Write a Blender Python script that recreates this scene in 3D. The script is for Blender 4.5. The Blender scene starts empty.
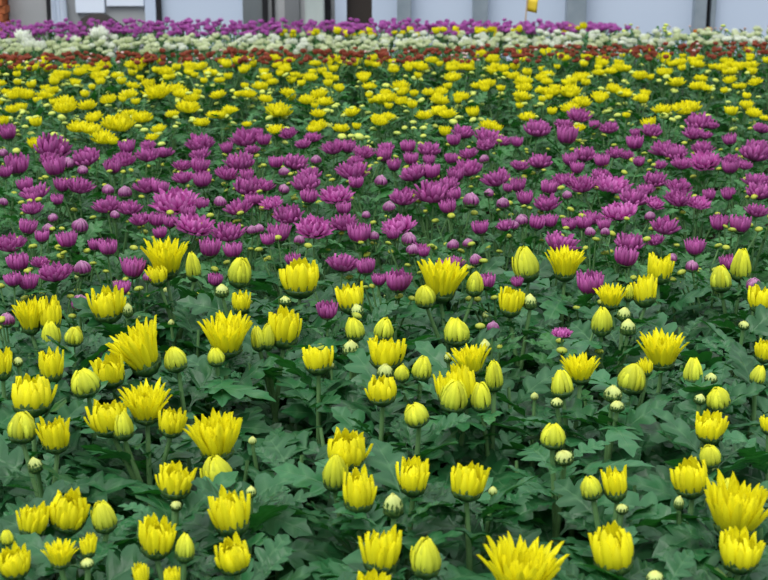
import bpy, math, random
from mathutils import Vector, Matrix, Euler
R = random.Random(7)
S = bpy.context.scene
C = S.collection
PI = math.pi
# ------------------------------------------------------------------ camera
F, CX, CY = 1500.0, 384.0, 290.0
PITCH = math.radians(15.6)
CAM = Vector((0, 0, 1.01))
FW = Vector((0, math.cos(PITCH), -math.sin(PITCH)))
UP = Vector((0, math.sin(PITCH), math.cos(PITCH)))
RT = Vector((1, 0, 0))
def ray(px, py): return FW + RT * ((px - CX) / F) - UP * ((py - CY) / F)
def at_z(px, py, z):
    d = ray(px, py); return CAM + d * ((z - CAM.z) / d.z)
def at_y(px, py, y):
    d = ray(px, py); return CAM + d * (y / d.y)
def depth(p): return (p - CAM).dot(FW)
cam = bpy.data.cameras.new('camera'); cam.sensor_width = 36; cam.lens = F / 768 * 36
cam.clip_start = 0.02; cam.clip_end = 100
co = bpy.data.objects.new('camera', cam); C.objects.link(co)
co.location = CAM; co.rotation_euler = (PI / 2 - PITCH, 0, 0)
cam.dof.use_dof = True; cam.dof.focus_distance = 2.0; cam.dof.aperture_fstop = 17
S.camera = co
# ------------------------------------------------------------------ materials
def srgb(r, g, b):
    f = lambda c: c / 12.92 if c <= .04045 else ((c + .055) / 1.055) ** 2.4
    return (f(r / 255), f(g / 255), f(b / 255), 1)
class NT:
    def __init__(s, name):
        s.m = bpy.data.materials.new(name); s.m.use_nodes = True
        s.t = s.m.node_tree; s.n = s.t.nodes; s.n.clear()
        s.out = s.n.new('ShaderNodeOutputMaterial')
    def add(s, typ, **kw):
        n = s.n.new(typ)
        for k, v in kw.items(): setattr(n, k, v)
        return n
    def link(s, a, b): s.t.links.new(a, b)
    def attr(s, name): return s.add('ShaderNodeAttribute', attribute_name=name).outputs['Fac']
    def ramp(s, fac, stops):
        r = s.add('ShaderNodeValToRGB'); e = r.color_ramp.elements
        while len(e) < len(stops): e.new(.5)
        for i, (p, c) in enumerate(stops): e[i].position = p; e[i].color = c
        s.link(fac, r.inputs[0]); return r.outputs[0]
    def mix(s, fac, a, b, mode='MIX'):
        n = s.add('ShaderNodeMix', data_type='RGBA', blend_type=mode)
        for sock, v in ((n.inputs[0], fac), (n.inputs[6], a), (n.inputs[7], b)):
            if hasattr(v, 'node'): s.link(v, sock)
            else: sock.default_value = v
        return n.outputs[2]
    def surface(s, col, rough=.5, spec=.5, trans=0., bump=None, through=None):
        p = s.add('ShaderNodeBsdfPrincipled')
        if hasattr(col, 'node'): s.link(col, p.inputs['Base Color'])
        else: p.inputs['Base Color'].default_value = col
        p.inputs['Roughness'].default_value = rough
        p.inputs['Specular IOR Level'].default_value = spec
        if bump:
            b = s.add('ShaderNodeBump'); b.inputs['Strength'].default_value = bump[1]; b.inputs['Distance'].default_value = bump[2]
            s.link(bump[0], b.inputs['Height']); s.link(b.outputs[0], p.inputs['Normal'])
        sh = p.outputs[0]
        if trans > 0:
            t = s.add('ShaderNodeBsdfTranslucent')
            if through: t.inputs[0].default_value = through
            elif hasattr(col, 'node'): s.link(col, t.inputs[0])
            else: t.inputs[0].default_value = col
            m = s.add('ShaderNodeMixShader'); m.inputs[0].default_value = trans
            s.link(sh, m.inputs[1]); s.link(t.outputs[0], m.inputs[2]); sh = m.outputs[0]
        s.link(sh, s.out.inputs[0]); return s.m
def petal_mat(name, stops, spread=.12, rough=.55, trans=.22, spec=.25):
    """colour runs along the petal (t) and shifts a little from petal to petal (v)"""
    k = NT(name)
    col = k.ramp(k.attr('t'), stops)
    hsv = k.add('ShaderNodeHueSaturation')
    mr = k.add('ShaderNodeMapRange'); k.link(k.attr('v'), mr.inputs[0]); mr.inputs[3].default_value = 1 - spread; mr.inputs[4].default_value = 1 + spread
    k.link(mr.outputs[0], hsv.inputs['Value']); k.link(col, hsv.inputs['Color'])
    return k.surface(hsv.outputs[0], rough, spec, trans)
def leaf_mat(name, dark, light, rib, rough=.42, spec=.5, through=(.02, .17, .012, 1)):
    k = NT(name)
    oi = k.add('ShaderNodeObjectInfo')
    v = k.attr('v')
    col = k.mix(v, dark, light)
    nz = k.add('ShaderNodeTexNoise'); nz.inputs['Scale'].default_value = 60
    tc = k.add('ShaderNodeTexCoord'); k.link(tc.outputs['Object'], nz.inputs['Vector'])
    mul = k.add('ShaderNodeMath', operation='MULTIPLY'); k.link(k.attr('rib'), mul.inputs[0]); mul.inputs[1].default_value = .55
    col = k.mix(mul.outputs[0], col, rib)
    ht = k.add('ShaderNodeMath', operation='SUBTRACT'); k.link(nz.outputs['Fac'], ht.inputs[0]); k.link(k.attr('rib'), ht.inputs[1])
    hsv = k.add('ShaderNodeHueSaturation')
    mr = k.add('ShaderNodeMapRange'); k.link(oi.outputs['Random'], mr.inputs[0]); mr.inputs[3].default_value = .82; mr.inputs[4].default_value = 1.18
    k.link(mr.outputs[0], hsv.inputs['Value']); k.link(col, hsv.inputs['Color'])
    return k.surface(hsv.outputs[0], rough, spec, .24, (ht.outputs[0], .5, .0022), through)
M = {}
M['yellow'] = petal_mat('yellow petals', [(0, (.34, .46, .012, 1)), (.4, (.72, .69, .011, 1)), (1, (.87, .80, .011, 1))])
M['yellow_bud'] = petal_mat('greenish yellow petals', [(0, (.22, .38, .04, 1)), (.45, (.52, .60, .045, 1)), (1, (.80, .78, .025, 1))], .2)
M['pale_bud'] = petal_mat('pale cream green petals', [(0, (.22, .38, .08, 1)), (.5, (.52, .62, .20, 1)), (1, (.70, .72, .20, 1))])
M['purple'] = petal_mat('purple petals', [(0, (.16, .012, .105, 1)), (.5, (.32, .038, .22, 1)), (1, (.55, .155, .43, 1))], .28)
M['purple_bright'] = petal_mat('pinkish purple petals', [(0, (.26, .022, .19, 1)), (.5, (.50, .08, .37, 1)), (1, (.69, .22, .55, 1))], .15)
M['purple_bud'] = petal_mat('dull purple bud petals', [(0, (.12, .03, .08, 1)), (.5, (.25, .055, .19, 1)), (1, (.50, .26, .42, 1))], .2)
M['disc'] = petal_mat('yellow green button', [(0, (.10, .19, .03, 1)), (.5, (.32, .40, .05, 1)), (1, (.56, .58, .06, 1))])
M['lime'] = petal_mat('lime bud', [(0, (.14, .27, .05, 1)), (.5, (.48, .60, .13, 1)), (1, (.70, .72, .10, 1))])
M['mid_yellow'] = petal_mat('deep yellow petals', [(0, (.50, .46, .01, 1)), (.4, (.76, .72, .010, 1)), (1, (.86, .79, .010, 1))])
M['white'] = petal_mat('white petals', [(0, (.45, .60, .22, 1)), (.45, (.74, .80, .58, 1)), (1, (.88, .90, .84, 1))], .06)
M['cream'] = petal_mat('greenish white petals', [(0, (.34, .48, .14, 1)), (.5, (.64, .72, .40, 1)), (1, (.82, .86, .62, 1))], .08)
M['red'] = petal_mat('rust red petals', [(0, (.13, .02, .012, 1)), (.5, (.28, .05, .028, 1)), (1, (.46, .13, .08, 1))], .3)
M['pink_bud'] = petal_mat('pale pink bud', [(0, (.3, .2, .16, 1)), (1, (.66, .46, .44, 1))], .1)
M['orange'] = petal_mat('orange petals', [(0, (.5, .15, .01, 1)), (1, (.85, .34, .02, 1))], .1)
M['far_purple'] = petal_mat('violet petals', [(0, (.26, .03, .22, 1)), (.5, (.46, .09, .42, 1)), (1, (.62, .20, .58, 1))], .3)
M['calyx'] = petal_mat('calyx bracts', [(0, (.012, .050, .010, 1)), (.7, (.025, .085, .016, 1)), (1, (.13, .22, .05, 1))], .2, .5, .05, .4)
M['leaf'] = leaf_mat('leaf', (.005, .056, .012, 1), (.032, .155, .052, 1), (.10, .24, .10, 1), .38, .42)
M['leaf_fine'] = leaf_mat('fine leaf', (.008, .075, .014, 1), (.046, .18, .046, 1), (.11, .26, .10, 1), .42, .36)
def stem_mat():
    k = NT('stem')
    tc = k.add('ShaderNodeTexCoord'); nz = k.add('ShaderNodeTexNoise'); nz.inputs['Scale'].default_value = 40
    k.link(tc.outputs['Object'], nz.inputs['Vector'])
    return k.surface(k.ramp(nz.outputs['Fac'], [(.3, (.075, .18, .055, 1)), (.7, (.14, .27, .10, 1))]), .5, .4)
M['stem'] = stem_mat()
# ------------------------------------------------------------------ mesh collector
class MB:
    def __init__(s): s.v = []; s.f = []; s.t = []; s.r = []; s.rib = []
    def grid(s, rows, ts, rv, ribs=None):
        b = len(s.v); n = len(rows[0])
        for i, row in enumerate(rows):
            for j, p in enumerate(row):
                s.v.append(tuple(p)); s.t.append(ts[i]); s.r.append(rv); s.rib.append(ribs[i][j] if ribs else 0.)
        for i in range(len(rows) - 1):
            for j in range(n - 1):
                a = b + i * n + j; s.f.append((a, a + 1, a + n + 1, a + n))
    def tube(s, pts, rads, sides=6, cap=False):
        rows = []
        for i, p in enumerate(pts):
            d = (pts[min(i + 1, len(pts) - 1)] - pts[max(i - 1, 0)]).normalized()
            a = d.orthogonal().normalized()
            a = (Vector((1, 0, 0)) - d * d.x).normalized() if abs(d.x) < .9 else a
            c = d.cross(a)
            rows.append([p + (a * math.cos(2 * PI * k / sides) + c * math.sin(2 * PI * k / sides)) * rads[i] for k in range(sides + 1)])
        s.grid(rows, [0.] * len(rows), .5)
    def mesh(s, name, mat):
        me = bpy.data.meshes.new(name); me.from_pydata(s.v, [], s.f)
        for nm, arr in (('t', s.t), ('v', s.r), ('rib', s.rib)):
            me.attributes.new(nm, 'FLOAT', 'POINT').data.foreach_set('value', arr)
        me.polygons.foreach_set('use_smooth', [True] * len(me.polygons))
        me.materials.append(mat); me.update(); return me
def lerp(a, b, t): return a + (b - a) * t
def prof(pts, t):
    """Catmull-Rom through (r, z) control points"""
    n = len(pts) - 1; x = t * n; i = min(int(x), n - 1); u = x - i
    P = [pts[max(i - 1, 0)], pts[i], pts[i + 1], pts[min(i + 2, n)]]
    f = lambda k: .5 * (2 * P[1][k] + (P[2][k] - P[0][k]) * u + (2 * P[0][k] - 5 * P[1][k] + 4 * P[2][k] - P[3][k]) * u * u + (3 * P[1][k] - P[0][k] - 3 * P[2][k] + P[3][k]) * u ** 3)
    return f(0), f(1)
def petal(mb, pts, phi, w, cup, rg, length=1., splay=0., nt=7, ns=5, base=.5, point=.86, twist=0., t0=0.):
    """one strap petal whose midline follows pts and whose edges curl towards the flower's axis"""
    rows, ts = [], []
    side = rg.uniform(-1, 1) * twist
    for i in range(nt):
        t = i / (nt - 1)
        r, z = prof(pts, t * min(length, 1.12) if length > 1 else t)
        z *= lerp(1, length, t)
        r += splay * t ** 2.2
        wd = w * (base + (1 - base) * min(1, t / .55)) if t < .55 else w * (1 - ((t - .55) / .45) ** 2.4 * point)
        row = []
        for j in range(ns):
            s = -1 + 2 * j / (ns - 1)
            curl = cup * w * (s * s - (.22 if j == ns // 2 else 0) * (1 if ns > 3 else 0))
            rr = r - curl
            tt = s * wd * .5 + side * t * t
            c, sn = math.cos(phi), math.sin(phi)
            row.append((rr * c - tt * sn, rr * sn + tt * c, z + (abs(s) ** 2 * -.02 * w if t > .9 else 0)))
        rows.append(row); ts.append(lerp(t0, 1, t))
    mb.grid(rows, ts, rg.random())
def ring(mb, rg, n, pts, w, cup=.3, jl=.12, js=.04, tw=.03, **kw):
    ph0 = rg.uniform(0, 2 * PI)
    jr = kw.pop('jr', .05)
    for k in range(n):
        q = [(r * (1 + rg.uniform(-jr, jr)), z) for r, z in pts]
        petal(mb, q, ph0 + 2 * PI * (k + rg.uniform(-.18, .18)) / n, w * rg.uniform(.88, 1.1), cup, rg,
              rg.uniform(1 - jl, 1 + jl * .6), rg.uniform(-js, js), twist=tw, **kw)
def calyx(rg, rb, rt, h, n=11, rows=2, low=False):
    mb = MB()
    nt, ns = (4, 3)
    for k in range(rows):
        f = 1 - .28 * k
        ring(mb, rg, n, [(.03, .0), (rb * .7, .012 * f), (lerp(rb, rt, .6) * 1.02, h * .45 * f), (rt * (.985 + .03 * k), h * f)],
             2 * PI * rt / n * 1.45, .18, .15, .01, .01, nt=nt, ns=ns, base=.7, point=.9)
    # the solid receptacle under the bracts
    rows_ = []
    prf = [(.0, .0), (rb * .55, .004), (rb * .98, h * .2), (rt * .97, h * .62), (rt * .6, h * .7), (0, h * .7)]
    for r, z in prf:
        rows_.append([(r * math.cos(2 * PI * j / 12), r * math.sin(2 * PI * j / 12), z) for j in range(13)])
    mb.grid(rows_, [.0, .1, .2, .4, .3, .2], .5)
    return mb
def normal(mb_list):
    """scale to unit width"""
    xs = sorted(math.hypot(x, y) for m in mb_list for x, y, z in m.v)
    k = .5 / xs[int(len(xs) * .985)]
    h = 0
    for m in mb_list:
        m.v = [(x * k, y * k, z * k) for x, y, z in m.v]
        h = max(h, max(z for _, _, z in m.v))
    return h
KIT = {}
def kit(kind, name, mat, n, fn):
    """n variants of one flower head: (petals mesh, calyx mesh, height for unit width)"""
    out = []
    for i in range(n):
        rg = random.Random(kind + str(i))
        a, b = fn(rg)
        h = normal([a] + ([b] if b else []))
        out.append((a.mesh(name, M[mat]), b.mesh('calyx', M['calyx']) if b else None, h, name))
    KIT[kind] = out
def f_open(rg):
    m = MB(); f = rg.uniform(.92, 1.08)
    ring(m, rg, 17, [(.17, .10), (.27, .30), (.37, .60), (.50 * f, .92)], .15, .25, .12, .07, .03)
    ring(m, rg, 15, [(.14, .10), (.22, .32), (.30, .62), (.38 * f, .96)], .14, .25, .12, .06, .03)
    ring(m, rg, 13, [(.10, .10), (.16, .32), (.22, .62), (.25, .94)], .13, .25, .12, .05, .03)
    ring(m, rg, 9, [(.06, .10), (.09, .32), (.12, .6), (.10, .86)], .12, .2, .1, .03, .02)
    return m, calyx(rg, .18, .295, .36)
def f_half(rg):
    m = MB(); b = rg.uniform(.96, 1.06); o = rg.uniform(-.02, .06)
    ring(m, rg, 13, [(.20, .10), (.36, .30), (.43 * b, .66), (.42 + o, 1.05)], .235, .26, .17, .07, .05, jr=.05, point=.9)
    ring(m, rg, 11, [(.17, .10), (.30, .32), (.35, .70), (.29 + o, 1.08)], .22, .26, .2, .05, .05, jr=.05, point=.9)
    ring(m, rg, 8, [(.10, .10), (.20, .35), (.22, .70), (.13, 1.0)], .19, .26, .08, .03, .02)
    for k in range(rg.randint(0, 2)):
        petal(m, [(.20, .12), (.38, .30), (.50, .58), (.56, .86)], rg.uniform(0, 6.28), .15, .3, rg)
    return m, calyx(rg, .25, .415, .50)
def f_bud(rg):
    m = MB(); tw = rg.uniform(.02, .08); e = rg.uniform(.94, 1.1)
    ring(m, rg, 12, [(.22, .10), (.42, .30), (.44, .60), (.33, .93 * e), (.15, 1.16 * e)], .22, .26, .10, .05, tw, jr=.05, point=.92)
    ring(m, rg, 9, [(.2, .10), (.38, .32), (.41, .66), (.26, 1.0 * e), (.06, 1.18 * e)], .24, .2, .06, .02, tw, jr=.03, point=.8)
    for k in range(rg.randint(0, 2)):
        petal(m, [(.22, .12), (.42, .30), (.49, .62), (.44, .98)], rg.uniform(0, 6.28), .17, .25, rg)
    return m, calyx(rg, .28, .455, .46)
def f_green(rg):
    m = MB()
    ring(m, rg, 11, [(.22, .12), (.42, .30), (.42, .58), (.20, .84), (.05, .90)], .23, .2, .05, .02, .05, jr=.03, nt=6)
    ring(m, rg, 6, [(.2, .2), (.30, .4), (.28, .66), (.06, .96)], .25, .2, .05, .02, .05, nt=6)
    return m, calyx(rg, .30, .475, .66, 12, 3)
def f_purple(rg, flat=0.):
    m = MB(); f = rg.uniform(.92, 1.08); z = 1 - flat
    ring(m, rg, 15, [(.12, .06), (.28, .12), (.42, .25 * z + .02), (.52 * f, .44 * z)], .165, .3, .14, .06, .04, nt=6)
    ring(m, rg, 14, [(.11, .07), (.23, .17), (.35, .37 * z), (.41 * f, .60 * z)], .16, .3, .16, .06, .04, nt=6)
    ring(m, rg, 11, [(.09, .08), (.17, .20), (.26, .44 * z), (.28 * f, .68 * z)], .15, .3, .16, .06, .04, nt=6)
    ring(m, rg, 7, [(.05, .08), (.10, .22), (.14, .44 * z), (.12 * f, .66 * z)], .14, .25, .14, .04, .03, nt=5)
    return m, calyx(rg, .10, .24, .18, 10, 1)
def f_purple_half(rg):
    m = MB(); o = rg.uniform(-.03, .05)
    ring(m, rg, 15, [(.16, .08), (.34, .26), (.42, .54), (.44 + o, .86)], .17, .25, .12, .05, .03, nt=6)
    ring(m, rg, 12, [(.13, .08), (.28, .28), (.34, .56), (.32 + o, .92)], .16, .25, .12, .05, .03, nt=6)
    ring(m, rg, 9, [(.08, .08), (.18, .3), (.21, .58), (.15, .88)], .15, .25, .12, .03, .03, nt=5)
    return m, calyx(rg, .16, .30, .24, 10, 1)
def f_purple_bud(rg):
    m = MB()
    ring(m, rg, 13, [(.2, .10), (.42, .28), (.45, .58), (.34, .88), (.16, 1.02)], .19, .3, .12, .04, .05, jr=.06, nt=6, point=.85)
    ring(m, rg, 9, [(.18, .10), (.36, .3), (.38, .6), (.22, .95), (.05, 1.08)], .22, .3, .1, .03, .05, jr=.04, nt=6, point=.85)
    return m, calyx(rg, .26, .44, .42, 10, 2)
def f_button(rg):
    m = MB()
    ring(m, rg, 12, [(.15, .05), (.46, .12), (.50, .32), (.32, .50), (.04, .52)], .27, .1, .03, .01, .02, jr=.02, nt=6, ns=3)
    return m, None
kit('O', 'bloom', 'yellow', 6, f_open); kit('H', 'bloom', 'yellow', 8, f_half)
kit('C', 'bud', 'yellow_bud', 6, f_bud); kit('G', 'green_bud', 'pale_bud', 4, f_green)
kit('P', 'bloom', 'purple', 7, f_purple); kit('L', 'bloom', 'purple_bright', 4, lambda g: f_purple(g, .25))
kit('Q', 'bloom', 'purple', 5, f_purple_half); kit('B', 'bud', 'purple_bud', 3, f_purple_bud)
kit('Y', 'button_bud', 'disc', 3, f_button)
kit('M', 'bloom', 'mid_yellow', 6, lambda g: f_purple(g, .1)); kit('N', 'bloom', 'mid_yellow', 4, f_purple_half); kit('U', 'button_bud', 'lime', 3, f_button)
kit('W', 'bloom', 'white', 3, f_purple); kit('V', 'bloom', 'cream', 3, f_purple)
kit('E', 'bloom', 'red', 4, f_purple); kit('K', 'button_bud', 'pink_bud', 2, f_button); kit('A', 'bloom', 'orange', 2, f_purple)
kit('T', 'bloom', 'far_purple', 4, f_purple)
# ------------------------------------------------------------------ leaves
OUT = [(0, .012), (.10, .014), (.17, .02), (.22, .05), (.28, .12), (.33, .14), (.36, .10), (.37, .06), (.42, .15), (.47, .235), (.545, .275), (.565, .235),
       (.575, .15), (.565, .085), (.63, .17), (.70, .23), (.775, .235), (.785, .17), (.765, .085), (.83, .125), (.905, .135), (.92, .085), (.97, .045), (1.0, .0)]
LOBE = {5, 10, 16, 20}
def add_leaf(mb, rg, L, mat4, wid=1., droop=.3, fold=.35, lo=False):
    pts = [(x, y * wid * rg.uniform(.9, 1.1)) for x, y in OUT]
    idx = list(range(len(pts)))
    ss = (0, .1, .5, 1.) if not lo else (0, .5, 1.)
    if lo: idx = idx[::2] + [len(pts) - 1]; idx = sorted(set(idx) | {10, 16, 13, 18})
    rv = rg.random(); ph = rg.uniform(0, 6)
    side_roll = rg.uniform(-.12, .12)
    for sd in (1, -1):
        fx, rows, ribs = 0, [], []
        for i in idx:
            x, y = pts[i]
            fx = max(fx, min(1, x - .55 * y))
            row, rb = [], []
            for s in ss:
                X = lerp(fx, x, s); Y = y * s
                z = fold * Y * (1 - .9 * Y) - droop * X * X + .022 * math.sin(X * 19 + ph + sd) * min(1, Y / .12) - .35 * max(0, Y - .14) + side_roll * Y * sd
                row.append(mat4 @ Vector((X * L, sd * Y * L, z * L)))
                rb.append(1. if s == 0 else (.75 * (1 - s) + .1 if i in LOBE else 0.))
            if sd < 0: row.reverse(); rb.reverse()
            rows.append(row); ribs.append(rb)
        mb.grid(rows, [0.] * len(rows), rv, ribs)
FOL = {}
def foliage_kit(kind, n, nleaf, L0, L1, z0, z1, wid, mat, lo=False, top=4, topL=.045):
    """a leafy shoot 0.42 m tall: leaves spiral up the stem, small ones near the top"""
    out = []
    for i in range(n):
        rg = random.Random(kind + 'f' + str(i)); mb = MB(); a = rg.uniform(0, 6)
        for k in range(nleaf):
            t = k / (nleaf - 1); z = lerp(z0, z1, t ** .8); a += 2.4 + rg.uniform(-.4, .4)
            L = lerp(L1, L0, t) * rg.uniform(.85, 1.15)
            el = lerp(.15, .75, t) + rg.uniform(-.45, .4)
            m = Matrix.Translation((0, 0, z)) @ Matrix.Rotation(a, 4, 'Z') @ Matrix.Rotation(-el, 4, 'Y') @ Matrix.Rotation(rg.uniform(-.8, .8), 4, 'X')
            add_leaf(mb, rg, L, m, wid * rg.uniform(.85, 1.2), rg.uniform(.25, .75), rg.uniform(.1, .5), lo)
        for k in range(top):
            a += 2.2; rr = rg.uniform(.0, .02)
            m = Matrix.Translation((rr * math.cos(a), rr * math.sin(a), rg.uniform(z1 - .02, z1 + .02))) @ Matrix.Rotation(a, 4, 'Z') @ Matrix.Rotation(-rg.uniform(.3, .9), 4, 'Y') @ Matrix.Rotation(rg.uniform(-.5, .5), 4, 'X')
            add_leaf(mb, rg, topL * rg.uniform(.7, 1.2), m, wid * .8, rg.uniform(.1, .4), .4, lo)
        out.append(mb.mesh('foliage', M[mat]))
    FOL[kind] = out
foliage_kit('big', 12, 22, .078, .104, .12, .385, 1.05, 'leaf', top=5, topL=.05)
foliage_kit('fine', 8, 30, .052, .075, .07, .39, .85, 'leaf_fine', top=6, topL=.04)
foliage_kit('far', 6, 28, .05, .075, .06, .395, .9, 'leaf_fine', True, top=5, topL=.04)
# ------------------------------------------------------------------ plants
def link(name, data, parent=None, loc=(0, 0, 0), rot=(0, 0, 0), sc=(1, 1, 1)):
    o = bpy.data.objects.new(name, data); C.objects.link(o)
    o.location = loc; o.rotation_euler = rot; o.scale = sc
    if parent: o.parent = parent
    return o
def head(root, kind, base, W, Hs, rx=0., ry=0., rg=R, sub=True):
    me, cal, h, nm = rg.choice(KIT[kind])
    o = link(nm, me, root, base, (rx, ry, rg.uniform(0, 2 * PI)), (W, W, W * Hs))
    o.rotation_mode = 'XYZ'
    # spin about the head's own axis first, lean afterwards
    o.rotation_euler = (Matrix.Rotation(rx, 3, 'X') @ Matrix.Rotation(ry, 3, 'Y') @ Matrix.Rotation(rg.uniform(0, 2 * PI), 3, 'Z')).to_euler()
    if cal and sub:
        link('calyx', cal, o)
    return o
def stem_mesh(bases, zb, r0, r1):
    mb = MB()
    mb.tube([Vector((0, 0, 0)), Vector((.004, 0, zb * .5)), Vector((0, 0, zb))], [r0 * 1.15, r0 * 1.05, r0])
    for p in bases:
        b = Vector((0, 0, zb - .01)); q = Vector(p); mid1 = Vector((q.x * .35, q.y * .35, lerp(b.z, q.z, .45))); mid2 = Vector((q.x * .8, q.y * .8, lerp(b.z, q.z, .78)))
        pts = []
        for i in range(7):
            t = i / 6; pts.append(b * (1 - t) ** 3 + mid1 * 3 * t * (1 - t) ** 2 + mid2 * 3 * t * t * (1 - t) + q * t ** 3)
        mb.tube(pts, [lerp(r0 * .85, r1, i / 6) for i in range(7)])
    return mb.mesh('stem', M['stem'])
def tag(o, label, cat, group=None, kind=None):
    if label: o['label'] = label
    if cat: o['category'] = cat
    if group: o['group'] = group
    if kind: o['kind'] = kind
def plant(name, heads, zplane, fol, label, cat, group, rg, blend=.4, stem_r=.0038, extra=(), sub=True, folscale=1.):
    """heads: (kind, px, y top, y bottom, width px[, lean sideways, lean to the viewer]) seen from the camera's place, set at their real distance"""
    cen = [at_z(h[1], (h[2] + h[3]) / 2, zplane) for h in heads]
    D = sum(p.y for p in cen) / len(cen)
    P, bases = [], []
    for h, c in zip(heads, cen):
        p = at_y(h[1], (h[2] + h[3]) / 2, D + blend * (c.y - D))
        m = depth(p) / F; W = h[4] * m
        kh = KIT[h[0]][0][2]
        el = math.atan2(CAM.z - p.z, p.y)
        want = (h[3] - h[2]) * m
        Hs = (want - W * math.sin(el) * (.55 if h[0] in 'OHPLQMN' else .3)) / (kh * W * math.cos(el))
        Hs = max(.75, min(1.4, Hs))
        ry = math.radians(h[5]) if len(h) > 5 else rg.gauss(0, .10)
        rx = math.radians(h[6]) if len(h) > 6 else rg.gauss(.05, .08)
        ax = (Matrix.Rotation(rx, 3, 'X') @ Matrix.Rotation(ry, 3, 'Y')) @ Vector((0, 0, 1))
        P.append((h[0], p - ax * (kh * W * Hs * .5), W, Hs, rx, ry))
    bx = sum(p[1].x for p in P) / len(P) + rg.uniform(-.008, .008); by = sum(p[1].y for p in P) / len(P) + rg.uniform(.0, .015)
    root = link(name, None, None, (bx, by, 0)); root.empty_display_size = .05
    o = Vector((bx, by, 0))
    top = sum(p[1].z for p in P) / len(P)
    for e in extra:   # small buds lower on the same plant: kind, width in metres
        a = rg.uniform(0, 2 * PI); d = rg.uniform(.015, .05)
        q = Vector((bx + d * math.cos(a), by + d * math.sin(a), top + rg.uniform(-.035, .012)))
        P.append((e[0], q, e[1] * rg.uniform(.8, 1.2), 1., rg.gauss(0, .2), rg.gauss(0, .2)))
    for k, b, W, Hs, rx, ry in P:
        head(root, k, b - o, W, Hs, rx, ry, rg, sub)
        bases.append(b - o + Vector((0, 0, .002)))
    link('stem', stem_mesh(bases, max(.2, min(b.z for b in bases) - .09), stem_r, stem_r * .62), root)
    s = rg.uniform(.9, 1.12) * folscale
    link('foliage', rg.choice(FOL[fol]), root, (0, 0, 0), (0, 0, rg.uniform(0, 6.28)), (s, s, top / .416))
    tag(root, label, cat, group)
    return root
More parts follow.
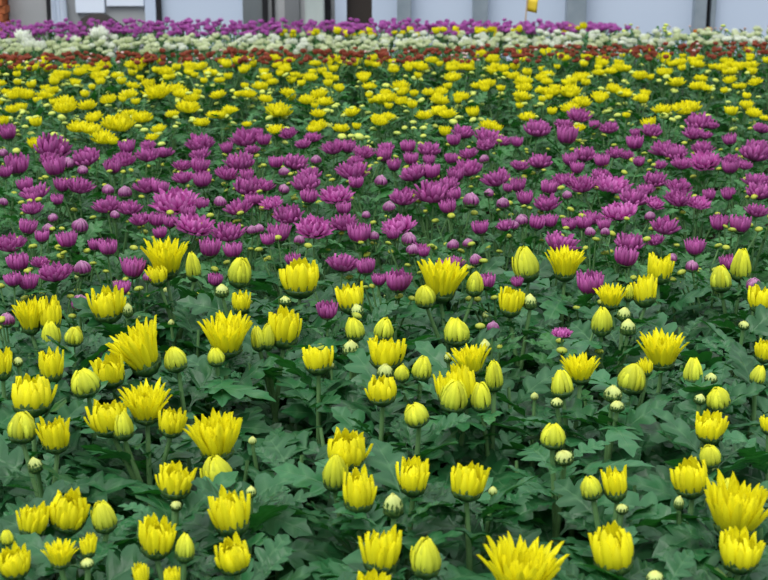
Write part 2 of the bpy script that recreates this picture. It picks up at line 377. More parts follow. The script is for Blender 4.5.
#FG#
FG = [
 ('widest yellow bloom on the border with the purple bed, closed bud close at its side', [('O',166,237,283,48),('H',157,262,288,22,-12,5),('C',193,255,282,16)]),
 ('plump half-open yellow bud above a green bud and a part-hidden bloom, beside purple flowers', [('C',240,255,289,24),('G',222,283,298,15),('H',241,288,316,22)]),
 ('single half-open yellow bloom just in front of dark purple heads, small bud tucked behind', [('H',107,283,326,38,-4,5),('G',128,302,318,11)]),
 ('pair of overlapping yellow blooms with green-based bud, first plant from the left near purple bed', [('O',30,296,338,36),('H',50,298,336,24),('C',51,323,349,19)]),
 ('lone round green-based yellow bud between the overlapping pair and the lopsided bloom', [('C',74,326,347,19)]),
 ('large lopsided yellow bloom rising to one side with smaller bloom in front', [('O',140,319,382,60,-20,5),('H',109,352,391,38,-8,5)]),
 ('single plump greenish-yellow bud just right of the large lopsided bloom', [('C',175,346,373,24)]),
 ('narrow yellow bloom with long upright petal tips and a tiny green bud at its left', [('H',51,344,386,29,0,0),('G',18,356,367,11)]),
 ('small loose-petalled bud in front of the lopsided bloom and its smaller neighbour', [('C',85,368,398,30,-10,5)]),
 ('half-open yellow bloom cut by the left picture edge, beside the tiny green bud', [('H',3,348,382,20)]),
 ('broad open yellow bloom with a closed bud beneath, right of the single plump bud', [('O',227,315,360,56,3,5),('C',216,347,367,18)]),
 ('half-open yellow bloom with splayed tips near left edge above two rounder heads', [('H',32,380,416,42)]),
 ('yellow plant bearing four crowded heads, closed bud in front of two blooms', [('H',108,396,440,42),('O',146,383,428,54),('C',123,412,441,22),('H',172,404,440,32)]),
 ('round closed bud beside taller straight-sided bloom on one forked stem, green bud below', [('C',22,411,444,29),('H',55,413,457,35),('G',35,456,474,16,-15,0)]),
 ('wide open yellow bloom directly above a big round bud', [('O',216,420,462,58,-4,5),('C',217,456,491,33)]),
 ('low flat yellow bloom with side-spread petals over a tiny green bud', [('H',176,464,499,40,8,0),('G',176,500,511,13)]),
 ('half-open yellow bloom with bent-out tips, left of the taller bloom and pale bud pair', [('H',33,500,541,34)]),
 ('yellow goblet bloom next to a pale pointed bud near lower left', [('H',68,491,536,41),('C',104,502,534,26)]),
 ('tall barrel-shaped yellow bloom below the big round bud', [('H',231,484,541,44,-5,0)]),
 ('tall yellow goblet bloom with pale pointed bud close at its right, near bottom edge', [('H',157,514,563,39),('C',185,533,563,20)]),
 ('yellow bloom in the bottom left corner with a greenish bud behind it', [('C',7,530,546,14),('H',14,543,582,38)]),
 ('loose spread-petalled yellow bloom half covered by a leaf, green bud beneath', [('O',60,540,572,36),('H',88,532,560,18),('G',87,557,569,15)]),
 ('yellow bloom with pointed side petals below the tall barrel-shaped bloom', [('H',233,540,575,38)]),
 ('two small yellow blooms mostly cut by the bottom edge, under the tall goblet', [('H',141,563,590,16),('H',172,567,590,18)]),
 ('small pale green bud among leaves right of the tall barrel-shaped bloom', [('G',251,485,498,12)]),
 ('yellow bloom with spread side tips before purple heads, tiny green bud at lower left', [('H',300,262,298,40),('G',285,296,306,14)]),
 ('cylindrical half-open yellow bloom with greenish bud in front, below purple heads', [('H',350,280,316,31),('G',357,303,318,14)]),
 ('half-open yellow bloom with two closed buds crowded at its left side', [('H',284,308,351,34),('C',268,325,351,15),('C',258,327,352,16)]),
 ('stacked two yellow buds, larger striped one above a rounder greenish one', [('C',355,317,342,20),('G',351,339,358,18)]),
 ('lone closed yellow bud above the flat-bottomed centre bloom', [('C',384,318,342,20,8,0)]),
 ('low wide yellow bloom half hidden behind a large dark leaf', [('H',318,347,372,34)]),
 ('yellow bloom flaring at the middle of the bed with pale green bud beneath it', [('H',386,334,372,40),('G',385,362,381,18)]),
 ('two closed greenish buds side by side right of the flaring middle bloom', [('C',402,363,383,16),('C',422,356,382,21)]),
 ('yellow bloom largely hidden among leaves beneath the flaring middle bloom', [('H',382,380,404,31)]),
 ('big open yellow bloom between two closed buds at the edge of purple bed', [('O',442,258,306,52,3,5),('C',425,284,309,22),('C',475,271,297,18,5,0)]),
 ('slim yellow bloom with pale green bud at its right, close to the purple bed', [('H',511,287,319,25),('G',530,293,310,15)]),
 ('rounded half-open yellow bud alone beneath the big open bloom', [('C',457,318,347,27)]),
 ('ragged open yellow bloom with small green buds at both sides', [('O',470,344,379,44),('G',485,338,357,14),('G',448,352,363,9)]),
 ('three yellow heads packed tightly together, closed one in front', [('H',446,368,408,24),('H',463,364,410,28),('C',454,382,414,28)]),
 ('two pointed yellow buds one behind other, right of the three packed heads', [('C',494,363,393,19),('C',481,385,413,21)]),
 ('solitary pale striped bud leaning left above dark leaves', [('C',416,401,428,26,-15,10)]),
 ('yellow bloom partly behind a closed striped bud, at lower centre', [('H',347,433,472,41),('C',335,454,493,26)]),
 ('yellow bloom with two raised side petals, below the bloom and striped bud', [('H',359,468,517,36,0,0)]),
 ('straight-sided yellow cup bloom with even tips, standing alone', [('H',413,456,499,36,0,0)]),
 ('yellow cup bloom with one petal splayed out at its left', [('H',468,458,504,41,4,0)]),
 ('greenish white bud opening between the raised-petal bloom and straight-sided cup', [('G',393,492,518,22)]),
 ('tall yellow cup bloom near the bottom edge at picture centre', [('H',381,523,578,45,2,0)]),
 ('big closed yellow bud with striped petals next to the tall cup bloom', [('C',426,539,579,32,0,0)]),
 ('row of yellow petal tips just showing at the bottom edge under tall cup', [('H',372,573,615,44)]),
 ('very large open yellow bloom cut by the bottom edge', [('O',522,545,605,86,3,6)]),
 ('pear-shaped half-open yellow bud at the border of the purple bed', [('C',526,248,283,27,-10,0)]),
 ('symmetrical flared yellow bloom directly before a purple head', [('O',565,246,284,40,0,4)]),
 ('tall yellow bloom standing highest before the purple bed at right', [('H',660,251,286,31,5,0)]),
 ('yellow bloom in front of taller one, with a spread bloom behind', [('H',644,273,309,28),('O',611,283,312,34),('C',629,281,306,10)]),
 ('two egg-shaped half-open yellow buds near purple heads, one higher', [('C',721,265,293,22,-5,0),('C',741,252,283,21)]),
 ('yellow bloom at right edge below the two egg-shaped buds', [('H',762,285,316,28)]),
 ('dome-shaped closed yellow bud on a thin stalk below the spread bloom', [('C',602,306,337,22)]),
 ('two pale green buds one above other beside dome-shaped bud', [('G',624,306,322,15),('G',628,318,336,17)]),
 ('large open yellow crown bloom with pointed side tips, right of two pale buds', [('O',662,330,375,50,-2,4)]),
 ('open yellow bloom with a round bud at its lower left and tiny bud beneath', [('O',580,353,387,40,-4,3),('C',562,373,399,23),('G',557,397,408,14)]),
 ('bulbous half-open yellow bloom with another behind, below the crown bloom', [('C',632,362,395,29),('H',646,356,378,14)]),
 ('pale white-green bud left of the bulbous bloom with second bud below', [('G',613,384,403,20),('G',617,401,411,16)]),
 ('closed greenish bud with a smaller round bud at its right side', [('C',693,361,386,20),('G',711,372,384,14)]),
 ('small tilted striped bud near the right edge', [('C',758,366,386,16,15,0)]),
 ('rounded yellow bud with small pale bud on its left, above a yellow bloom', [('C',718,387,411,25),('G',700,393,405,13)]),
 ('yellow bloom cut by the right edge above small tilted striped bud', [('H',765,336,365,22)]),
 ('tiny single green bud between crown bloom and right edge bloom', [('G',744,320,330,12)]),
 ('pointed green-based bud above a flat pale bud, among open leaves', [('C',553,423,450,26,3,0),('G',564,450,464,21)]),
 ('yellow bloom with horn-like side petals directly above a round bud', [('H',710,410,446,34,0,0),('C',710,445,468,23)]),
 ('yellow bloom at right edge beside the horn-petalled bloom', [('H',769,413,436,20)]),
 ('yellow bloom with a pale bud at its left and small bud below right', [('C',591,475,501,22,-12,0),('H',615,463,504,29),('G',622,503,514,14)]),
 ('ragged yellow bloom leaning left above the largest right-hand bloom', [('H',690,459,501,38,-10,0),('G',679,494,511,11)]),
 ('largest open yellow bloom at right edge, behind a loose half-open bloom', [('O',736,485,542,70,3,6)]),
 ('pointed yellow bud peeking up behind the largest right-edge bloom', [('C',729,478,505,20)]),
 ('loose half-open yellow bloom in front of the largest right-edge bloom', [('H',740,527,577,46,0,0)]),
 ('large tall yellow cup bloom leaning left near the bottom edge right of centre', [('H',613,526,580,45,-8,0)]),
 ('pale greenish bud just above the bottom edge, right of tall leaning cup', [('G',655,571,583,19)]),
]
rg = random.Random(3)
occupied = []
for label, heads in FG:
    p = plant('yellow_chrysanthemum', heads, .45, 'big', label, 'flower', 'yellow chrysanthemums in the front bed', rg)
    occupied.append((p.location.x, p.location.y))
# ------------------------------------------------------------------ purple bed
PU = '''8 133 16 Q;53 148 34 P;50 159 20 P;55 167 22 Q;85 158 28 P;68 163 12 B;127 147 16 Q;148 145 16 P;124 159 24 P;113 167 16 Q;147 155 22 P;164 152 20 P;200 143 28 P;200 154 20 P;227 148 13 Q;245 137 30 P;252 149 16 P;
17 165 22 Q;5 172 14 Q;3 153 9 B;83 170 10 B;182 165 20 P;200 166 18 Q;183 177 22 P;202 180 18 Q;240 162 28 P;227 173 24 P;247 175 14 Q;248 187 28 P;25 185 16 Q;35 192 28 P;33 197 14 Q;62 185 16 Q;80 185 28 P;147 185 28 P;160 188 16 Q;125 192 13 B;108 190 11 B;
107 205 28 P;130 208 24 P;115 215 9 B;175 202 48 L;202 204 14 Q;238 207 28 P;220 202 12 B;252 200 14 Q;140 219 22 P;157 220 16 Q;170 222 14 Q;195 225 40 L;228 232 32 P;28 227 18 Q;48 229 11 B;80 226 15 B;42 237 14 Q;10 243 30 P;67 240 20 Q;108 248 18 Q;160 233 14 Q;210 248 22 Q;233 251 18 Q;3 202 9 B;32 208 22 P;53 218 9 B;57 200 12 Q;252 230 10 B;
258 133 10 Q;288 133 18 P;313 137 18 P;303 144 16 P;264 140 14 Q;333 147 24 P;364 152 22 P;348 147 14 Q;386 148 16 P;384 155 16 Q;408 147 14 Q;429 150 22 P;463 132 22 P;454 140 14 Q;488 136 26 P;486 145 18 P;503 141 18 P;276 163 14 Q;295 163 24 P;316 160 10 B;284 172 10 B;356 160 16 P;394 165 14 Q;411 159 14 Q;429 160 12 Q;451 159 12 Q;468 153 20 P;484 159 9 B;
353 170 34 P;413 173 28 P;431 172 18 Q;468 168 28 P;456 175 16 Q;496 178 28 P;508 188 10 Q;264 185 22 P;306 183 28 P;284 189 10 B;356 183 14 Q;381 181 12 B;309 174 24 P;336 195 34 L;309 197 16 Q;433 192 38 P;403 197 28 P;449 184 20 P;454 195 14 Q;448 207 16 Q;471 200 15 B;489 193 9 B;503 203 12 B;258 200 12 Q;271 203 24 L;288 215 28 P;314 228 38 L;343 222 30 P;366 215 8 B;344 209 14 Q;398 226 34 L;393 234 14 Q;409 239 14 B;389 207 12 B;
359 234 22 Q;374 236 10 B;279 233 22 Q;268 240 14 Q;259 229 10 B;299 240 10 B;480 228 16 Q;506 226 18 P;453 245 11 B;468 243 10 B;419 248 18 P;579 115 24 P;564 124 18 P;594 125 10 Q;537 129 26 P;567 136 20 Q;609 128 18 P;652 131 20 P;635 133 10 Q;635 143 16 Q;517 142 12 Q;699 122 26 P;712 125 14 P;694 133 22 P;705 135 14 P;730 140 13 Q;762 128 18 P;703 148 22 P;758 146 24 P;755 153 28 P;
662 148 26 P;675 153 24 P;682 163 22 P;705 161 32 L;732 160 18 P;730 167 16 Q;584 155 22 P;615 153 18 P;627 155 14 P;570 160 14 Q;602 161 15 Q;639 162 11 Q;577 168 14 Q;540 162 22 P;520 165 18 P;564 180 24 P;582 184 28 P;600 175 18 P;612 185 38 L;549 188 16 Q;567 195 9 B;655 180 22 P;645 190 18 P;679 186 26 P;679 198 28 P;634 198 28 P;709 195 13 Q;728 194 14 Q;547 203 26 P;525 198 16 Q;518 185 16 Q;655 203 20 L;699 203 24 L;757 180 28 P;760 192 26 P;
619 212 36 L;590 218 24 P;604 225 14 Q;665 226 28 P;719 223 18 Q;740 225 20 Q;757 210 24 P;537 223 16 Q;522 220 12 B;550 221 16 Q;569 225 14 Q;584 223 16 Q;514 225 10 B;590 232 10 B;605 232 9 B;650 216 10 B;562 243 34 P;630 243 28 P;655 240 18 P;695 247 20 Q;18 263 20 Q;13 280 16 Q;28 282 20 Q;55 272 34 P;82 268 16 B;133 268 24 Q;148 277 10 B;80 303 16 B;7 320 14 B;215 280 14 Q;122 288 16 Q;293 260 15 Q;343 262 34 P;366 267 18 Q;379 280 14 Q;398 282 24 Q;413 250 12 B;424 252 12 Q;450 264 30 P;486 282 18 Q;476 260 12 B;327 311 20 Q;493 327 12 B;517 282 12 Q;626 258 22 Q;590 284 26 Q;672 258 10 B;692 266 12 B;728 263 16 Q;754 285 14 B;562 333 20 L;40 262 20 P;95 245 14 Q;188 212 14 Q;660 165 14 P;745 165 16 P'''
NUM = ['zero', 'one', 'two', 'three', 'four', 'five', 'six']
ORD = 'first second third fourth fifth sixth seventh eighth ninth tenth eleventh twelfth thirteenth fourteenth fifteenth sixteenth seventeenth eighteenth nineteenth twentieth'.split()
ORD += ['twenty-' + o for o in ORD[:9]] + ['thirtieth'] + ['thirty-' + o for o in ORD[:9]]
def group_heads(hs, reach, most, zp):
    """neighbouring heads that belong to one plant"""
    left = sorted(hs, key=lambda h: -h[4]); out = []
    while left:
        a = left.pop(0); pa = at_z(a[1], (a[2] + a[3]) / 2, zp); g = [a]
        near = sorted((((at_z(b[1], (b[2] + b[3]) / 2, zp) - pa) * 1.).length, i) for i, b in enumerate(left))
        take = [i for d, i in near if d < reach][:most - 1]
        g += [left[i] for i in take]
        left = [b for i, b in enumerate(left) if i not in take]
        out.append(g)
    return out
def look(g):
    n = lambda ks: sum(h[0] in ks for h in g)
    o, q, b, l = n('PM'), n('QN'), n('BCG'), n('L')
    w = []
    if l: w.append(f"{NUM[l]} wide bloom" + ('s' if l > 1 else ''))
    if o: w.append(f"{NUM[o]} open" + ('' if l else ' bloom' + ('s' if o > 1 else '')))
    if q: w.append(f"{NUM[q]} half-open" + ('' if o + l else ' head' + ('s' if q > 1 else '')))
    if b and len(w) < 2: w.append(f"{NUM[b]} closed bud" + ('s' if b > 1 else ''))
    return (' and ' if len(w) == 2 else ', ').join(w[:2])
def name_all(rows, color, bed):
    """rows: dicts with look, strip (name), x -> labels that single one out by its look, its strip, then its count across the strip"""
    by = {}
    for r in rows: by.setdefault((r['look'], r['strip']), []).append(r)
    for (lk, st), v in by.items():
        v.sort(key=lambda r: r['x'])
        for i, r in enumerate(v):
            many = '' if len(v) == 1 else f", {ORD[i]} such from left"
            r['label'] = f"{color} plant, {lk}{many}, {st} {bed} strip"
rg = random.Random(11)
hs = []
for q in PU.replace('\n', '').split(';'):
    x, y, w, k = q.split(); x, y, w = float(x), float(y), float(w)
    hh = w * {'P': .66, 'L': .55, 'Q': .95, 'B': 1.0}[k]
    w *= 1.12; hh *= 1.12; L = [k, x, y - hh / 2, y + hh / 2, w]
    if k == 'L': L += [rg.uniform(-14, 14), rg.uniform(4, 24)]
    hs.append(tuple(L))
rows = []
for g in group_heads(hs, .085, 3, .445):
    y = sum((h[2] + h[3]) / 2 for h in g) / len(g)
    st = 'front' if y > 238 else 'second' if y > 205 else 'middle' if y > 177 else 'fourth' if y > 152 else 'back'
    rows.append(dict(g=g, look=look(g), strip=st, x=sum(h[1] for h in g) / len(g)))
name_all(rows, 'purple', 'purple-bed')
purple_xy = []
for r in rows:
    ex = [('Y', .0125)] * rg.randint(2, 5)
    p = plant('purple_chrysanthemum', r['g'], .445, 'fine', r['label'], 'flower', 'purple chrysanthemums in the purple bed', rg, .45, .0022, ex)
    purple_xy.append((p.location.x, p.location.y))
# ------------------------------------------------------------------ middle yellow bed
MY = '''12 109 16 M;65 107 26 M;87 105 22 M;95 116 18 M;36 122 14 N;78 127 24 M;118 123 36 M;142 117 24 M;103 138 26 M;113 141 12 N;35 143 16 N;152 137 16 M;188 107 26 M;172 114 16 M;213 115 16 M;230 110 18 M;247 124 12 M;351 112 20 M;279 110 30 M;318 113 18 M;318 125 20 M;314 129 16 M;276 130 20 M;341 128 18 M;388 117 18 M;424 115 20 M;439 111 20 M;473 112 14 N;489 125 22 M;497 128 12 N;445 131 14 N;359 137 12 U;527 117 18 M;689 107 26 M;731 111 14 N;754 113 18 M;649 123 16 N;664 116 10 U;579 128 14 M;157 91 34 M;190 106 20 M;128 95 22 M;66 103 24 M;640 98 16 M;600 96 20 M;548 92 22 M;570 91 26 M;614 89 18 M;676 82 20 M;765 118 12 M'''
rg = random.Random(19)
hs = []
for q in MY.split(';'):
    x, y, w, k = q.split(); x, y, w = float(x), float(y), float(w); hh = w * {'M': .6, 'N': .85, 'U': .6}[k]
    hs.append((k, x, y - hh / 2, y + hh / 2, w))
plants = group_heads(hs, .10, 3, .445)
taken = [at_z(g[0][1], g[0][2], .445) for g in plants]
def band(x, a, b, c): return lerp(a, b, x / 384) if x < 384 else lerp(b, c, (x - 384) / 384)
y = 60.5; row = 0
while y < 132:
    x = rg.uniform(-14, 0); step = .122 / (at_z(384, y, .445).length / F)
    while x < 785:
        yy = y + rg.uniform(-2.5, 2.5) + band(max(0, min(768, x)), 5, 0, -6) * max(0, 1 - (y - 58) / 40)
        c = at_z(x, yy, .445)
        lim = band(max(0, min(768, x)), 138, 124, 106)
        if yy < lim and all((c - t).length > .09 for t in taken):
            g = []
            sc = F / depth(c)
            for k in range(rg.choice((2, 2, 2, 3, 3)) if yy < 100 else rg.choice((1, 1, 2))):
                kd = rg.choice('MMNNN') if yy < 105 else rg.choice('MNU')
                w = rg.uniform(.034, .054) * sc * {'M': 1.08, 'N': .62, 'U': .45}[kd]; hh = w * {'M': .58, 'N': .85, 'U': .6}[kd]
                hx = x + rg.uniform(-.055, .055) * sc; hy = yy + rg.uniform(-.018, .02) * sc
                g.append((kd, hx, hy - hh / 2, hy + hh / 2, w))
            plants.append(g)
        x += step * rg.uniform(.8, 1.2)
    y += {0: 4, 1: 4.8, 2: 5.6}.get(row, 6.8); row += 1
rows = []
for g in plants:
    yy = sum((h[2] + h[3]) / 2 for h in g) / len(g); x = sum(h[1] for h in g) / len(g)
    st = 'front' if yy > 108 else 'second' if yy > 90 else 'middle' if yy > 76 else 'fourth' if yy > 66 else 'back'
    lk = look(g) or 'only button buds'
    rows.append(dict(g=g, look=lk, strip=st, x=x))
name_all(rows, 'yellow', 'middle-bed')
for r in rows:
    p = plant('yellow_chrysanthemum', r['g'], .445, 'fine' if rg.random() < .5 else 'far', r['label'], 'flower', 'yellow chrysanthemums in the middle bed', rg, .5, .0022, [('U', .018)] * rg.randint(1, 4), sub=False)
print('mid yellow plants', len(rows), 'purple plants', len(purple_xy))
# ------------------------------------------------------------------ far beds
def far_plant(name, x, y, kinds, n, w, spread, label, cat, group, zj=.012, up=0.):
    c = at_z(x, y, .445 + up + rg.uniform(-zj, zj)); root = link(name, None, None, (c.x, c.y, 0))
    bases = []
    for k in range(n):
        kd = rg.choice(kinds); a = rg.uniform(0, 2 * PI); d = spread * math.sqrt(rg.random())
        W = w * rg.uniform(.8, 1.2) * (.6 if kd == 'K' else 1)
        b = Vector((d * math.cos(a), d * math.sin(a), c.z - W * .3 + rg.uniform(-.012, .012)))
        head(root, kd, b, W, rg.uniform(.9, 1.1), rg.gauss(.12, .2), rg.gauss(0, .2), rg, sub=False)
        bases.append(b)
    link('stem', stem_mesh(bases, c.z - .09, .0022, .0014), root)
    s = rg.uniform(.9, 1.1)
    link('foliage', rg.choice(FOL['far']), root, (0, 0, 0), (0, 0, rg.uniform(0, 6.28)), (s, s, (c.z - .018) / .42))
    tag(root, label, cat, group)
    return root
def far_band(t, b, nrows, stepm, fn):
    for k in range(nrows):
        f = (k + .5) / nrows; x = rg.uniform(-10, 5)
        while x < 780:
            xx = max(0, min(768, x)); y = lerp(band(xx, *t), band(xx, *b), f) + rg.uniform(-.5, .5)
            fn(x, y)
            x += stepm / (at_z(384, y, .445).length / F) * rg.uniform(.85, 1.15)
rg = random.Random(23)
far_band((54, 50, 43), (66, 61, 55), 3, .115, lambda x, y: far_plant('red_chrysanthemum', x, y, 'EEEEEEK', 8, .019, .06,
    'rust-red small-flowered chrysanthemum plant in the narrow red bed', 'flower', 'rust-red chrysanthemums in the red bed', up=.012))
for x, y, w, k, n, lab, nm in ((231, 50, .036, 'E', 1, 'single large dark red bloom standing above the red bed', 'red_chrysanthemum'),
        (18, 62, .034, 'E', 2, 'bigger orange-red bloom pair at the left end of the red bed', 'red_chrysanthemum'),
        (102, 36, .075, 'W', 2, 'largest bright white bloom rising above the white bed', 'white_chrysanthemum'),
        (24, 38, .06, 'W', 2, 'bright white open bloom nearest the left end, back of white bed', 'white_chrysanthemum'),
        (33, 46, .055, 'W', 2, 'bright white open bloom low in front of the leftmost white bloom', 'white_chrysanthemum'),
        (692, 33, .038, 'A', 1, 'orange bloom lying in the white bed', 'orange_chrysanthemum'),
        (711, 30, .036, 'A', 2, 'orange bloom in front of the black gap between posts', 'orange_chrysanthemum')):
    far_plant(nm, x, y, k, n, w, .02, lab, 'flower', None, .003)
far_band((39, 36, 31), (53, 49, 43), 4, .13, lambda x, y: far_plant('white_chrysanthemum', x, y, rg.choice(('VVVVW', 'VVVVV', 'VVVVV', 'VVWW') if rg.random() < .8 else ('WW',)), 7, .028, .07,
    'greenish-white chrysanthemum plant in the long white bed', 'flower', 'white chrysanthemums in the white bed'))
for x in (283, 292, 313, 318, 343, 350, 365, 371, 398, 412, 437, 457, 480, 486, 491, 501, 515, 564, 573, 585):
    far_plant('yellow_chrysanthemum', x + rg.uniform(-2, 2), band(x, 35, 33.5, 29) + rg.uniform(-1, .5), 'MN', 2, .028, .03,
        'small yellow chrysanthemum plant in the strip behind white bed', 'flower', 'yellow chrysanthemums behind the white bed')
def fp(x, y):
    if x > 612: return far_plant('purple_chrysanthemum', x, y + 1, 'KKU', 2, .018, .05, 'low green plant with small pale buds behind the white bed', 'flower', 'budding green plants behind the white bed') if rg.random() < .7 else None
    return far_plant('purple_chrysanthemum', x, y, 'T', 9, .023, .065, 'violet-purple chrysanthemum plant in the farthest bed before the wall', 'flower', 'purple chrysanthemums in the farthest bed')
far_band((22, 22.5, 27), (37, 32, 29), 5, .125, fp)
# ------------------------------------------------------------------ leafy plants without visible blooms between the flowering ones
rg = random.Random(31)
def filler(x, y, fol, zt, lab, grp, bud):
    root = link('leafy_chrysanthemum', None, None, (x, y, 0))
    b = [Vector((rg.uniform(-.01, .01), rg.uniform(-.01, .01), zt)) for _ in range(1)]
    link('stem', stem_mesh(b, zt - .06, .0032, .002), root)
    if bud and (bud == 'Y' or rg.random() < .25): head(root, bud, b[0] - Vector((0, 0, .002)), .011, 1, 0, 0, rg, False)
    s = rg.uniform(.95, 1.2)
    link('foliage', rg.choice(FOL[fol]), root, (0, 0, 0), (0, 0, rg.uniform(0, 6.28)), (s, s, zt / .42))
    tag(root, lab, 'plant', grp)
y = 1.0
while y < 2.3:
    x = -.27 * y - .05 + rg.uniform(0, .05)
    while x < .27 * y + .05:
        px, py = x + rg.uniform(-.02, .02), y + rg.uniform(-.02, .02)
        if all((px - a) ** 2 + (py - b) ** 2 > .055 ** 2 for a, b in occupied):
            filler(px, py, 'big', rg.uniform(.375, .405), 'leafy green chrysanthemum plant without open bloom, between yellow-flowering plants', 'leafy plants in the front bed', 'G')
            occupied.append((px, py))
        x += .075
    y += .075
y = 2.3
while y < 3.3:
    x = -.27 * y - .05 + rg.uniform(0, .05)
    while x < .27 * y + .05:
        px, py = x + rg.uniform(-.02, .02), y + rg.uniform(-.02, .02)
        if all((px - a) ** 2 + (py - b) ** 2 > .075 ** 2 for a, b in purple_xy):
            filler(px, py, 'fine', rg.uniform(.39, .42), 'leafy green chrysanthemum plant with a button bud, between purple blooms', 'leafy plants in the purple bed', 'Y')
            purple_xy.append((px, py))
        x += .10
    y += .10
# ------------------------------------------------------------------ greenhouse end wall and ground
def box(mb, x0, x1, y0, y1, z0, z1):
    b = len(mb.v)
    for x in (x0, x1):
        for y in (y0, y1):
            for z in (z0, z1): mb.v.append((x, y, z)); mb.t.append(.5); mb.r.append(.5); mb.rib.append(0.)
    for f in ((0, 1, 3, 2), (4, 6, 7, 5), (0, 4, 5, 1), (2, 3, 7, 6), (0, 2, 6, 4), (1, 5, 7, 3)): mb.f.append(tuple(b + i for i in f))
def solid(name, boxes, mat, bevel=0., parent=None, **kw):
    mb = MB()
    for q in boxes: box(mb, *q)
    me = mb.mesh(name, mat); me.polygons.foreach_set('use_smooth', [False] * len(me.polygons))
    o = link(name, me, parent)
    if bevel:
        md = o.modifiers.new('bevel', 'BEVEL'); md.width = bevel; md.segments = 2
    tag(o, kw.get('label'), kw.get('cat'), kw.get('group'), kw.get('kind'))
    return o
def plain(name, c0, c1, scale, rough=.5, spec=.3, stretch=(1, 1, 1), bump=.0):
    k = NT(name); tc = k.add('ShaderNodeTexCoord'); mp = k.add('ShaderNodeMapping'); mp.inputs['Scale'].default_value = stretch
    nz = k.add('ShaderNodeTexNoise'); nz.inputs['Scale'].default_value = scale; nz.inputs['Detail'].default_value = 6
    k.link(tc.outputs['Object'], mp.inputs[0]); k.link(mp.outputs[0], nz.inputs['Vector'])
    return k.surface(k.ramp(nz.outputs['Fac'], [(.3, c0), (.7, c1)]), rough, spec, 0, (nz.outputs['Fac'], bump, .01) if bump else None)
film = plain('plastic film', (.49, .58, .72, 1), (.55, .635, .77, 1), 1.2, .4, .4)
steel = plain('galvanised steel', (.20, .25, .29, 1), (.27, .32, .365, 1), 14, .4, .4)
black = plain('black frame', (.012, .012, .014, 1), (.02, .02, .022, 1), 8, .5)
greyg = plain('grey window film', (.33, .35, .36, 1), (.42, .43, .44, 1), 3, .35, .5)
dark = plain('dark gap', (.018, .014, .012, 1), (.035, .028, .024, 1), 4, .7)
soil = plain('soil', (.010, .008, .006, 1), (.028, .021, .014, 1), 18, 1, 0, bump=.8)
brick = plain('orange brick', (.32, .09, .035, 1), (.50, .17, .07, 1), 9, .8, .1, (1, 1, 4), .5)
paper = plain('white board', (.66, .74, .86, 1), (.72, .79, .90, 1), 2, .6)
WY = 7.0
sx = lambda px, y=WY: at_y(px, 14, y).x
sz = lambda py, y=WY: at_y(384, py, y).z
solid('floor', [(-6, 6, -1, 9, -.1, 0)], soil, kind='structure')
ZT = 2.6
for i, (a, b, mt) in enumerate(((9, 48, greyg), (53, 158, greyg), (162, 243, film), (243, 300, greyg), (300, 347, greyg), (347, 372, dark), (372, 397, film), (411, 472, film), (487, 565, film), (584, 692, film), (714, 900, film))):
    o = solid('wall_back' if i == 0 else f'wall_back.{i:03d}', [(sx(a), sx(b), WY, WY + .05, 0, ZT)], mt, kind='structure')
solid('wall_back.020', [(sx(-160), sx(0), WY, WY + .05, 0, ZT)], film, kind='structure')
solid('baseboard_back', [(sx(-160), sx(900), WY - .09, WY, 0, .16)], plain('concrete kerb', (.09, .09, .085, 1), (.14, .14, .13, 1), 10, .9, .1), .004, kind='structure')
n = 1
for a, b, mt, d in ((48, 53, black, .03), (158, 162, black, .03), (263, 268, black, .03), (272, 275, black, .02), (325, 331, black, .02), (397, 411, steel, .06), (472, 487, steel, .06), (565, 584, steel, .08), (692, 704, steel, .06), (704, 709, black, -.02), (709, 714, steel, .04), (335, 347, film, .04), (146, 157, film, .03), (285, 300, plain('dark grey panel', (.14, .15, .16, 1), (.18, .19, .2, 1), 3), .02), (243, 263, plain('smoked panel', (.10, .12, .13, 1), (.16, .18, .19, 1), 3), .01)):
    solid(f'trim_{n}', [(sx(a), sx(b), WY - max(d, 0), WY + .06, 0, ZT)], mt, .004, kind='structure'); n += 1
# jagged brick pier at the left end
solid(f'trim_{n}', [(sx(-14), sx(8 + (k % 2) * 2.2), WY - .10 + (k % 2) * .01, WY + .06, k * .035, k * .035 + .033) for k in range(60)], brick, .003, kind='structure')
# white board and signs hung on the grey window
solid('hanging_board', [(sx(77), sx(106), WY - .03, WY - .005, sz(12.5), sz(12.5) + .42)], paper, .003, label='plain bluish-white board hanging on the grey window', cat='board')
solid('hanging_sheet', [(sx(107.5), sx(145), WY - .022, WY - .005, sz(6), sz(6) + .5)], paper, .003, label='wider white sheet hung higher beside the plain board', cat='sheet')
mb = MB(); rws = []
for i in range(9):
    z = lerp(.0, .75, i / 8); wl = lerp(sx(52), sx(55), i / 8); wr = lerp(sx(73), sx(65), i / 8)
    rws.append([Vector((lerp(wl, wr, j / 16), WY - .05 - .018 * math.sin(j * 1.9), z)) for j in range(17)])
mb.grid(rws, [.5] * 9, .5)
o = link('curtain', mb.mesh('curtain', paper)); tag(o, 'white gathered curtain tapering upward beside black post', 'curtain')
md = o.modifiers.new('thick', 'SOLIDIFY'); md.thickness = .004
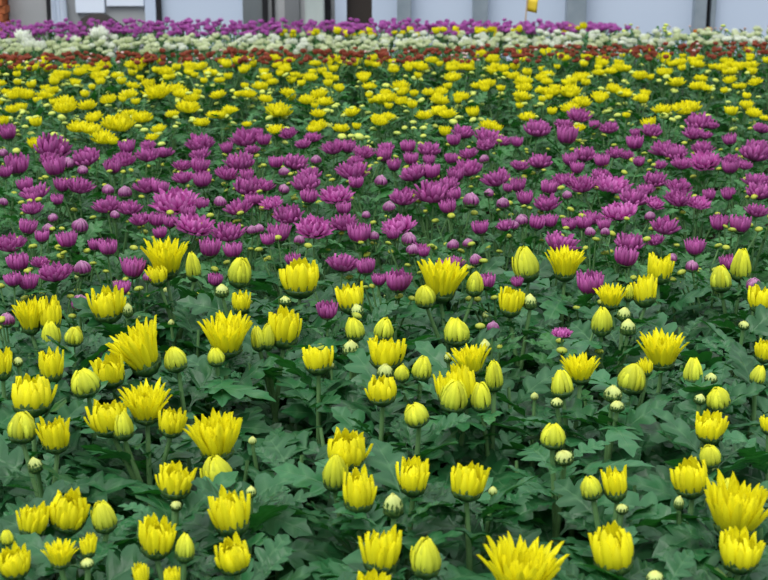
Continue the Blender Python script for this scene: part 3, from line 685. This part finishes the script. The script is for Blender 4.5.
# dark bag lying below the boards
mb = MB(); rws = []
bx0, bx1 = sx(84), sx(130); zb = sz(22) - .05; 
for i in range(13):
    t = i / 12; x = lerp(bx0, bx1, t); h = (.03 + .046 * math.sin(PI * min(1, t * 1.15)) ** .6) * (1 - .55 * t ** 4) if 0 < i < 12 else .0
    rws.append([Vector((x, WY - .14 + .09 * math.cos(2 * PI * j / 14) * (.3 if i in (0, 12) else 1), max(0, zb + .03 + h * math.sin(2 * PI * j / 14)) )) for j in range(15)])
mb.grid(rws, [.5] * 13, .5)
bag = link('black_bag', mb.mesh('black_bag', dark)); tag(bag, 'low dark bag lying on a ledge under the white boards', 'bag')
solid('bag_ledge', [(bx0 - .02, bx1 + .02, WY - .24, WY - .0, 0, zb - .03)], greyg, .004, label='grey ledge holding the dark bag under the boards', cat='ledge')
# rounded pale panel (chair back) before the dark panel
mb = MB(); rws = []
for i in range(11):
    t = i / 10; z = lerp(.05, .72, t); wid = math.sin(PI * (0.1 + .8 * t)) ** .5
    rws.append([Vector((lerp(sx(306), sx(306) + (sx(325) - sx(306)) * wid, j / 6), WY - .10 + .02 * math.cos(j / 6 * PI), z)) for j in range(7)])
mb.grid(rws, [.5] * 11, .5)
o = link('rounded_screen', mb.mesh('rounded_screen', plain('pale screen', (.38, .44, .43, 1), (.46, .52, .50, 1), 4))); tag(o, 'pale grey-green screen with a rounded side before the wall', 'screen')
md = o.modifiers.new('thick', 'SOLIDIFY'); md.thickness = .012
# yellow flag on a stick in the far purple bed
FY = 5.85
fr = link('marker_flag', None, None, (at_y(524, 24, FY).x, FY, 0)); tag(fr, 'yellow marker flag on a thin stick in the farthest purple bed', 'flag')
tx = at_y(527.5, -4, FY).x - fr.location.x; tz = at_y(384, -4, FY).z
mb = MB(); mb.tube([Vector((-.02, 0, 0)), Vector((lerp(-.02, tx, .5), 0, tz / 2)), Vector((tx, 0, tz))], [.0032] * 3, 8)
link('stick', mb.mesh('stick', plain('wood', (.42, .32, .22, 1), (.5, .4, .3, 1), 12)), fr)
mb = MB(); x1 = at_y(537, 5, FY).x - fr.location.x; z0 = at_y(384, 11, FY).z; z1 = at_y(384, -3, FY).z
rws = [[Vector((lerp(tx - .004 * (1 - i / 3), x1 + .004 * i / 3, j / 6), .004 * math.sin(j), lerp(z0, z1, i / 3) - .008 * j / 6)) for j in range(7)] for i in range(4)]
mb.grid(rws, [.5] * 4, .5)
fl = link('flag', mb.mesh('flag', plain('yellow card', (.62, .46, .03, 1), (.70, .53, .04, 1), 6)), fr)
md = fl.modifiers.new('thick', 'SOLIDIFY'); md.thickness = .0015
# ------------------------------------------------------------------ light: an overcast greenhouse roof
w = bpy.data.worlds.new('overcast'); S.world = w; w.use_nodes = True
nt = w.node_tree; nt.nodes.clear()
bg = nt.nodes.new('ShaderNodeBackground'); ou = nt.nodes.new('ShaderNodeOutputWorld'); tc = nt.nodes.new('ShaderNodeTexCoord')
sp = nt.nodes.new('ShaderNodeSeparateXYZ'); rp = nt.nodes.new('ShaderNodeValToRGB')
rp.color_ramp.elements[0].position = 0.; rp.color_ramp.elements[0].color = (.34, .38, .43, 1)
rp.color_ramp.elements[1].position = .8; rp.color_ramp.elements[1].color = (1.15, 1.19, 1.24, 1)
nt.links.new(tc.outputs['Generated'], sp.inputs[0]); nt.links.new(sp.outputs['Z'], rp.inputs[0]); nt.links.new(rp.outputs[0], bg.inputs[0]); nt.links.new(bg.outputs[0], ou.inputs[0])
bg.inputs[1].default_value = 1.2
sun = bpy.data.lights.new('soft_daylight', 'SUN'); sun.energy = 2.0; sun.angle = math.radians(40); sun.color = (1, .98, .94)
so = bpy.data.objects.new('soft_daylight', sun); C.objects.link(so); so.rotation_euler = (math.radians(28), math.radians(-18), 0)
vs = S.view_settings; vs.view_transform = 'Standard'; vs.look = 'None'; vs.gamma = 1; vs.use_curve_mapping = False; vs.exposure = 0.16
S.display_settings.display_device = 'sRGB'
